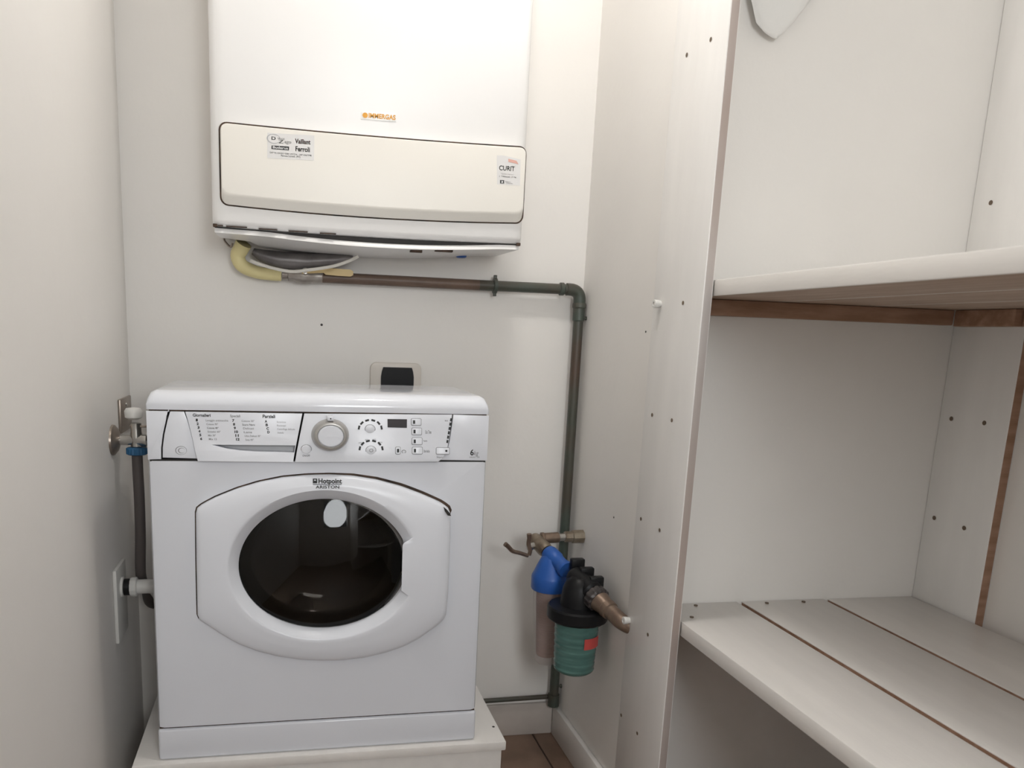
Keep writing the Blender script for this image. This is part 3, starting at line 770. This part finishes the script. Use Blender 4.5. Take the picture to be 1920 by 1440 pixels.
# ---- hoses, cable and valve below the boiler
YP = 1.822
def ap(u, v, y): return at(u, v, y)
t = tube('gas_hose', M['yellow'], None, [ap(457, 456, 1.80), ap(452, 466, 1.805), ap(446, 480, 1.81), ap(454, 498, 1.81), ap(480, 510, YP), ap(510, 515, YP), ap(527.5, 516.8, YP)],
         [.0175, .0115], smooth=6, seg=18)
tag(t, 'yellow flexible gas hose curving out from under the left end of the boiler', 'hose')
t = tube('flexible_duct', M['duct'], None, [ap(474, 471, 1.81), ap(490, 479, 1.812), ap(520, 487, 1.82), ap(575, 491, 1.82), ap(630, 488, 1.815), ap(662, 484, 1.81)], [.007, .013, .0185, .0185, .015, .005], smooth=0, seg=20)
tag(t, 'dark grey flexible duct sagging under the boiler behind the white cable', 'duct')
t = tube('cable', M['cable'], None, [ap(470, 489, 1.765), ap(505, 501, 1.755), ap(545, 509, 1.75), ap(580, 506, 1.75), ap(625, 499, 1.75), ap(655, 489, 1.75), ap(671, 481, 1.755)], .0034, smooth=6, seg=10)
tag(t, 'white cable hanging in a loop under the boiler', 'cable')
t = tube('wire', M['chromedark'], None, [ap(420, 447, 1.815), ap(422, 453, 1.815), ap(432, 463, 1.81), ap(436, 456, 1.81)], .0022, smooth=6, seg=8)
tag(t, 'short dark wire poking out beside the yellow hose under the boiler', 'wire')

# ================================================================ gas pipe
gp = thing('gas_pipe', 'dark green and brown iron gas pipe running along the back wall and down the corner', 'pipe', (.67, YP, 0))
a0 = ap(604, 519, YP); zc_ = ZO + .1105; xv = .6745
rp = .0118
pip = tube('pipe_run', M['pipe_brown'], gp, [(a0.x, YP, zc_ + .001), (.43, YP, zc_)], rp, seg=20)
pip2 = tube('pipe_run', M['pipe'], gp, [(.43, YP, zc_), (xv - .03, YP, zc_)], rp, seg=20)
tube('elbow', M['pipe'], gp, arc_elbow((xv - .034, YP, zc_), (xv, YP, zc_), (xv, YP, zc_ - .034), .026), .0142, seg=20)
lathe('collar', M['pipe'], gp, (xv - .052, YP, zc_), (1, 0, 0), [(0, .0125), (.002, .0148), (.010, .0148), (.012, .0125)], seg=20)
lathe('collar', M['pipe'], gp, (xv, YP, zc_ - .030), (0, 0, -1), [(0, .0150), (.004, .0165), (.010, .0165), (.012, .0140), (.04, .0138), (.042, .012)], seg=20)
tube('pipe_run', M['pipe'], gp, [(xv, YP, zc_ - .03), (xv, YP, .10)], rp, seg=20)
p = ap(928, 535, YP)
cl = lathe('pipe_clip', M['pipe'], gp, (p.x - .004, YP, zc_), (1, 0, 0), [(0, .0155), (.0005, .0175), (.0075, .0175), (.008, .0155)], seg=20)
box('clip_ear', M['pipe'], cl, p.x - .0035, p.x + .0035, YP - .004, YP + .004, zc_ + .014, zc_ + .024, bev=.001)
box('clip_ear', M['pipe'], cl, p.x - .0035, p.x + .0035, YP - .004, YP + .004, zc_ - .023, zc_ - .014, bev=.001)
box('clip_stem', M['pipe'], cl, p.x - .003, p.x + .003, YP + .012, YB - .0005, zc_ - .005, zc_ + .005)
p = ap(1097, 597, YP)
lathe('pipe_screw', M['pipe'], gp, (xv + .008, YP - .003, p.z), (1, 0, 0), [(0, .003), (.008, .003), (.0085, .0048), (.0105, .0048)], seg=10)
p = ap(1049, 1285, YP); lathe('pipe_screw', M['pipe'], gp, (xv + .006, YP - .004, p.z), (1, 0, 0), [(0, .003), (.009, .003), (.0095, .0055), (.012, .0055)], seg=10)
# foot: tee and the low branch along the back wall
zl_ = at(975, 1313, YP).z
tube('pipe_run', M['pipe'], gp, [(xv, YP, .12), (xv, YP, zl_ - .02)], .0145, seg=18)
tube('pipe_run', M['pipe'], gp, [(xv, YP + .012, zl_), (.38, YP + .012, zl_ - .004)], .0062, seg=14)
# ball valve with its lever
gv = bpy.data.objects.new('gas_valve', None); COL.objects.link(gv); gv.parent = gp; gv.location = Vector((.04, YP, zc_)) - gp.location
v0, v1 = ap(529, 517, YP).x, ap(606, 519, YP).x
lathe('valve_body', M['valve'], gv, (v0, YP, zc_ + .002), (1, 0, 0), [(0, .0095), (.012, .0095), (.013, .0125), (.025, .0128), (.03, .0155), (.045, .0165), (.06, .0155), (.064, .0135), (v1 - v0 - .003, .0135), (v1 - v0, .011)], seg=12)
lathe('valve_stem', M['chrome'], gv, (ap(572, 512, YP).x, YP - .012, zc_ + .008), (0, -1, .3), [(0, .007), (.012, .007), (.0125, .005), (.016, .005)], seg=14)
lx0, lx1 = ap(566, 505, YP - .02).x, ap(662, 509, YP - .02).x
lev = MB()
lev.rings([[(lx0 + (lx1 - lx0) * f, YP - .022 + dyy, zc_ + h + dz) for dyy, dz in ((-.003, -w_), (.001, -w_), (.001, w_), (-.003, w_))] for f, h, w_ in ((0, .009, .004), (.12, .011, .005), (.42, .013, .004), (.46, .0125, .0072), (.7, .0115, .0075), (.95, .0110, .0072), (1, .0110, .004))])
lev.build('valve_lever', M['lever'], gv)

# ================================================================ socket
sc_ = thing('wall_socket', 'cream wall socket with black insert half hidden behind the washing machine', 'socket', (.246, YB, ZO - .11))
plate('cover_plate', M['plate'], sc_, rrect(.187, .306, ZO - .152, ZO - .0705, .014), [], YB - .010, .0098, .003)
insb_ = [(.2165, ZO - .081), (.283, ZO - .081), (.286, ZO - .09), (.288, ZO - .103), (.288, ZO - .12), (.286, ZO - .133), (.283, ZO - .143), (.2165, ZO - .143), (.2135, ZO - .133), (.2115, ZO - .12), (.2115, ZO - .103), (.2135, ZO - .09)]
plate('socket_insert', M['insert'], sc_, insb_, [], YB - .0125, .006)

# ================================================================ water filters on the right wall
A1 = Vector((.578, 1.735, ZO - .477)); B1 = Vector((.655, 1.485, ZO - .553))
ax = (B1 - A1).normalized()
def on(t): return A1.lerp(B1, t)
# wall connection and shut-off valve
wv = thing('water_valve', 'grimy brass shut-off valve with butterfly handle on the right wall', 'valve', A1)
zw = A1.z
wc = atx(1090, 1006, XR); wc = Vector((XR, 1.745, ZO - .466))
lathe('wall_flange', M['fit'], wv, wc, (-1, 0, 0), [(0, .0165), (.026, .0165), (.028, .0135), (.045, .0135), (.046, .0115)], seg=8)
tube('pipe_piece', M['chrome'], wv, [wc + Vector((-.04, 0, 0)), wc + Vector((-.078, 0, -.002))], .0098, seg=18)
lathe('coupling', M['fitbrown'], wv, wc + Vector((-.060, 0, -.001)), (-1, 0, -.05), [(0, .0105), (.002, .0128), (.036, .0128), (.038, .0145), (.044, .0145), (.046, .010), (.075, .008)], seg=18)
lathe('valve_body', M['fit'], wv, A1 + ax * -.022, ax, [(0, .010), (.004, .0165), (.012, .0185), (.034, .0175), (.05, .0185), (.062, .016)], seg=18)
lathe('valve_stem', M['chrome'], wv, A1 + ax * .006, (-1, -.3, -.15), [(0, .009), (.022, .0085), (.024, .011), (.03, .011), (.032, .006)], seg=14)
s0 = ap(987, 1037, 1.72)
bh = MB()
pts = [ap(947, 1020, 1.70), ap(953, 1025, 1.702), ap(961, 1033, 1.705), ap(975, 1037, 1.71), ap(990, 1042, 1.713)]
bh.tube(pts, [.0056, .0050, .0065, .006, .0045], seg=12, smooth=4)
bh.build('butterfly_handle', M['fitbrown'], wv)
pts = [ap(992, 1001, 1.71), ap(992.5, 1010, 1.711), ap(991, 1020, 1.712), ap(994, 1032, 1.713), ap(992, 1041, 1.713)]
MB().tube(pts, [.0058, .0050, .0068, .006, .0045], seg=12, smooth=4).build('butterfly_handle', M['fitbrown'], wv)

# blue filter with a clear tapering bowl
bc = Vector((.594, 1.676, 0)); zb1 = ZO - .571
fb_ = thing('sediment_filter', 'blue-capped water filter with clear tapered bowl and brown cartridge', 'water filter', (bc.x, bc.y, zb1 - .19))
lathe('cap', M['blue'], fb_, (bc.x, bc.y, zb1), (0, 0, 1), [(0, .0425), (.003, .0440), (.030, .0440), (.034, .0425), (.040, .0395), (.062, .030), (.074, .024), (.08, .018), (.082, .001)], seg=40)
pA = on(.13)
lathe('inlet_body', M['blue'], fb_, on(.17), ax, [(0, .0185), (.006, .020), (.03, .020), (.034, .0175), (.06, .0165), (.064, .019), (.075, .019)], seg=24)
lathe('bowl', M['clear'], fb_, (bc.x, bc.y, zb1 - .001), (0, 0, -1), [(0, .0385), (.01, .0375), (.06, .0335), (.12, .030), (.16, .0275), (.172, .026), (.180, .020), (.183, .008), (.1835, .001)], seg=36)
crt = lathe('filter_cartridge', mat('brown_mesh', (0.27, 0.14, 0.105), 0.6), fb_, (bc.x, bc.y, zb1 - .004), (0, 0, -1),
      [(0, .031)] + [(.004 + k * .0058 + o, .031 - .00005 * k * 5.8 - d) for k in range(26) for o, d in ((0, 0), (.0035, 0), (.0036, .0012), (.0056, .0012))] + [(.158, .022)], seg=40, knurl=20, kd=.0008)

# black filter with green bowl
kc = Vector((.620, 1.562, 0)); zk1 = ZO - .588
fk = thing('scale_filter', 'black-headed water filter with green tinted bowl and red label', 'water filter', (kc.x, kc.y, zk1 - .13))
lathe('head', M['blk'], fk, (kc.x, kc.y, zk1), (0, 0, 1), [(0, .040), (.03, .038), (.055, .035), (.072, .028), (.08, .018), (.081, .001)], seg=32)
lathe('lid_ring', M['blk'], fk, (kc.x, kc.y, zk1 - .010), (0, 0, 1), [(-.008, .048), (-.004, .0625), (0, .066), (.022, .066), (.026, .063), (.028, .045)], seg=48, knurl=24, kd=.0012)
lathe('through_body', M['blk'], fk, on(.545) + Vector((0, 0, .004)), ax, [(0, .020), (.01, .024), (.07, .025), (.075, .02)], seg=24)
for k, t in enumerate((.50, .63, .76)):
    c = on(t) + Vector((.016, 0, .026 - .001 * k))
    MB().box(c.x - .017, c.x + .014, c.y - .0085, c.y + .0085, c.z - .02, c.z + .009, bev=.003).build('head_rib', M['blk'], fk)
lathe('union_nut', M['nut'], fk, on(.82), ax, [(0, .024), (.003, .0275), (.018, .0275), (.022, .024), (.023, .016)], seg=48, knurl=12, kd=.002)
bowlp = [(0, .049), (.006, .049)]
for k in range(7):
    d = .010 + k * .0148
    bowlp += [(d, .0485 - k * .0006), (d + .006, .0482 - k * .0006), (d + .0085, .0474 - k * .0006), (d + .0115, .0474 - k * .0006), (d + .0145, .0482 - k * .0006)]
bowlp += [(.1175, .043), (.1225, .037), (.1255, .025), (.1265, .001)]
lathe('bowl', M['green'], fk, (kc.x, kc.y, zk1 - .012), (0, 0, -1), bowlp, seg=44)
# red label wraps the right front of the bowl
lb = MB(); zl0, zl1 = at(1100, 1217, 1.52).z, at(1100, 1197, 1.52).z
ang = [math.radians(-88 + k * 6) for k in range(11)]
vs = []
for z in (zl0, zl1):
    vs.append([lb.bm.verts.new((kc.x + .0492 * math.cos(a), kc.y + .0492 * math.sin(a), z)) for a in ang])
for k in range(10): lb.bm.faces.new((vs[0][k], vs[0][k + 1], vs[1][k + 1], vs[1][k]))
lb.build('label_strip', M['red'], fk)
# outlet pipe turning into the wall
wp = thing('water_pipe', 'brown galvanised outlet pipe elbow running from the black filter into the wall', 'pipe', on(1.0))
lathe('pipe_nipple', M['fitbrown'], wp, on(.905), ax, [(0, .0225), (.006, .0215), (.022, .0185), (.024, .0205), (.036, .0195), (.038, .0165), (.06, .0160)], seg=24)
e0 = on(1.09); e1 = e0 + ax * .03
tube('pipe_elbow', M['fitbrown'], wp, arc_elbow(e0, e1, Vector((XR - .0005, e1.y - .012, e1.z - .006)), .016), .0168, seg=20)

# ================================================================ tap, hose and drain on the left wall
tp = thing('water_tap', 'chrome washing machine tap with blue hose nut on the left wall', 'tap', (XL, 1.65, ZO - .23))
zt2 = ZO - .229
lathe('wall_rose', M['chromedark'], tp, (XL, 1.652, zt2), (1, 0, 0), [(0, .036), (.004, .035), (.010, .026), (.014, .013)], seg=28, sc=(1, 1, .85))
lathe('tap_body', M['chrome'], tp, (XL + .01, 1.652, zt2), (1, 0, 0), [(0, .0098), (.03, .0098), (.034, .0125), (.054, .0128), (.058, .009), (.060, .001)], seg=22)
xt = -.294
lathe('tap_outlet', M['chrome'], tp, (xt, 1.652, zt2), (0, 0, -1), [(-.035, .007), (-.034, .0105), (-.018, .0105), (-.012, .0115), (.012, .0115), (.014, .009), (.024, .009)], seg=20)
lathe('tap_handle', M['wplast'], tp, (xt - .006, 1.665, zt2 + .040), (0, 0, 1), [(0, .009), (.004, .0165), (.016, .0175), (.022, .014), (.024, .002)], seg=20)
box('tap_lever', M['chromedark'], tp, xt - .012, xt + .022, 1.646, 1.658, zt2 + .026, zt2 + .030, bev=.001)
lathe('hose_nut', M['bluenut'], tp, (xt, 1.652, zt2 - .014), (0, 0, -1), [(0, .017), (.002, .0205), (.013, .0205), (.015, .017)], seg=40, knurl=20, kd=.0014)
hs = tube('fill_hose', M['hose'], None, [(xt, 1.652, zt2 - .029), (xt, 1.652, zt2 - .06), (xt + .001, 1.65, zt2 - .12), (xt + .0, 1.65, zt2 - .2), (xt - .004, 1.66, zt2 - .28), (xt - .002, 1.705, zt2 - .33), (xt, 1.74, zt2 - .37), (xt + .03, 1.785, zt2 - .39)], .0105, smooth=5, seg=16)
tag(hs, 'dark grey water hose hanging below the blue nut left of the washing machine', 'hose')
hs2 = tube('drain_hose', M['hose2'], None, [(-.262, 1.70, ZO - .235), (-.262, 1.715, ZO - .225), (-.262, 1.725, ZO - .245), (-.262, 1.73, ZO - .36), (-.255, 1.745, ZO - .42), (-.22, 1.77, ZO - .45)], .0095, smooth=5, seg=14)
tag(hs2, 'grey hose squeezed behind the left edge of the washing machine', 'hose')
ip = thing('metal_plate', 'narrow tarnished metal plate standing off the left wall above the tap', 'plate', (XL, 1.765, ZO - .19))
box('backplate', M['chromedark'], ip, XL, XL + .006, 1.715, 1.828, ZO - .225, ZO - .155, bev=.002)
lathe('screw', M['chrome'], ip, (XL + .006, 1.77, ZO - .17), (1, 0, 0), [(0, .005), (.002, .004)], seg=12)
# drain box with trap elbow
db = thing('drain_fitting', 'white plastic drain plate with trap elbow low on the left wall', 'drain', (XL, 1.63, ZO - .55))
plate_ = MB().box(XL, XL + .008, 1.59, 1.685, ZO - .632, ZO - .48, bev=.003).build('drain_plate', M['wplast'], db)
zd, ydn = ZO - .527, 1.635
lathe('rubber_ring', M['blk'], db, (XL + .012, ydn, zd), (1, 0, 0), [(0, .017), (.013, .017)], seg=24)
lathe('wall_socket_ring', M['wplast'], db, (XL + .007, ydn, zd), (1, 0, 0), [(0, .021), (.005, .0205), (.006, .0175)], seg=24)
lathe('union_nut', M['wplast'], db, (XL + .025, ydn, zd), (1, 0, 0), [(0, .0185), (.003, .020), (.012, .020), (.014, .0165)], seg=36, knurl=12, kd=.0012)
tube('elbow', M['wplast'], db, arc_elbow((XL + .036, ydn, zd), (XL + .070, ydn, zd + .001), (XL + .070, ydn + .05, zd - .03), .020), .0148, seg=18)
hs3 = tube('waste_hose', M['hose'], None, [(XL + .07, ydn + .055, zd - .033), (XL + .07, ydn + .075, zd - .06), (XL + .072, ydn + .08, zd - .12), (XL + .075, ydn + .08, zd - .2), (XL + .078, ydn + .09, zd - .235)], .011, smooth=5, seg=14)
tag(hs3, 'dark waste hose dropping behind the drain elbow beside the washing machine', 'hose')
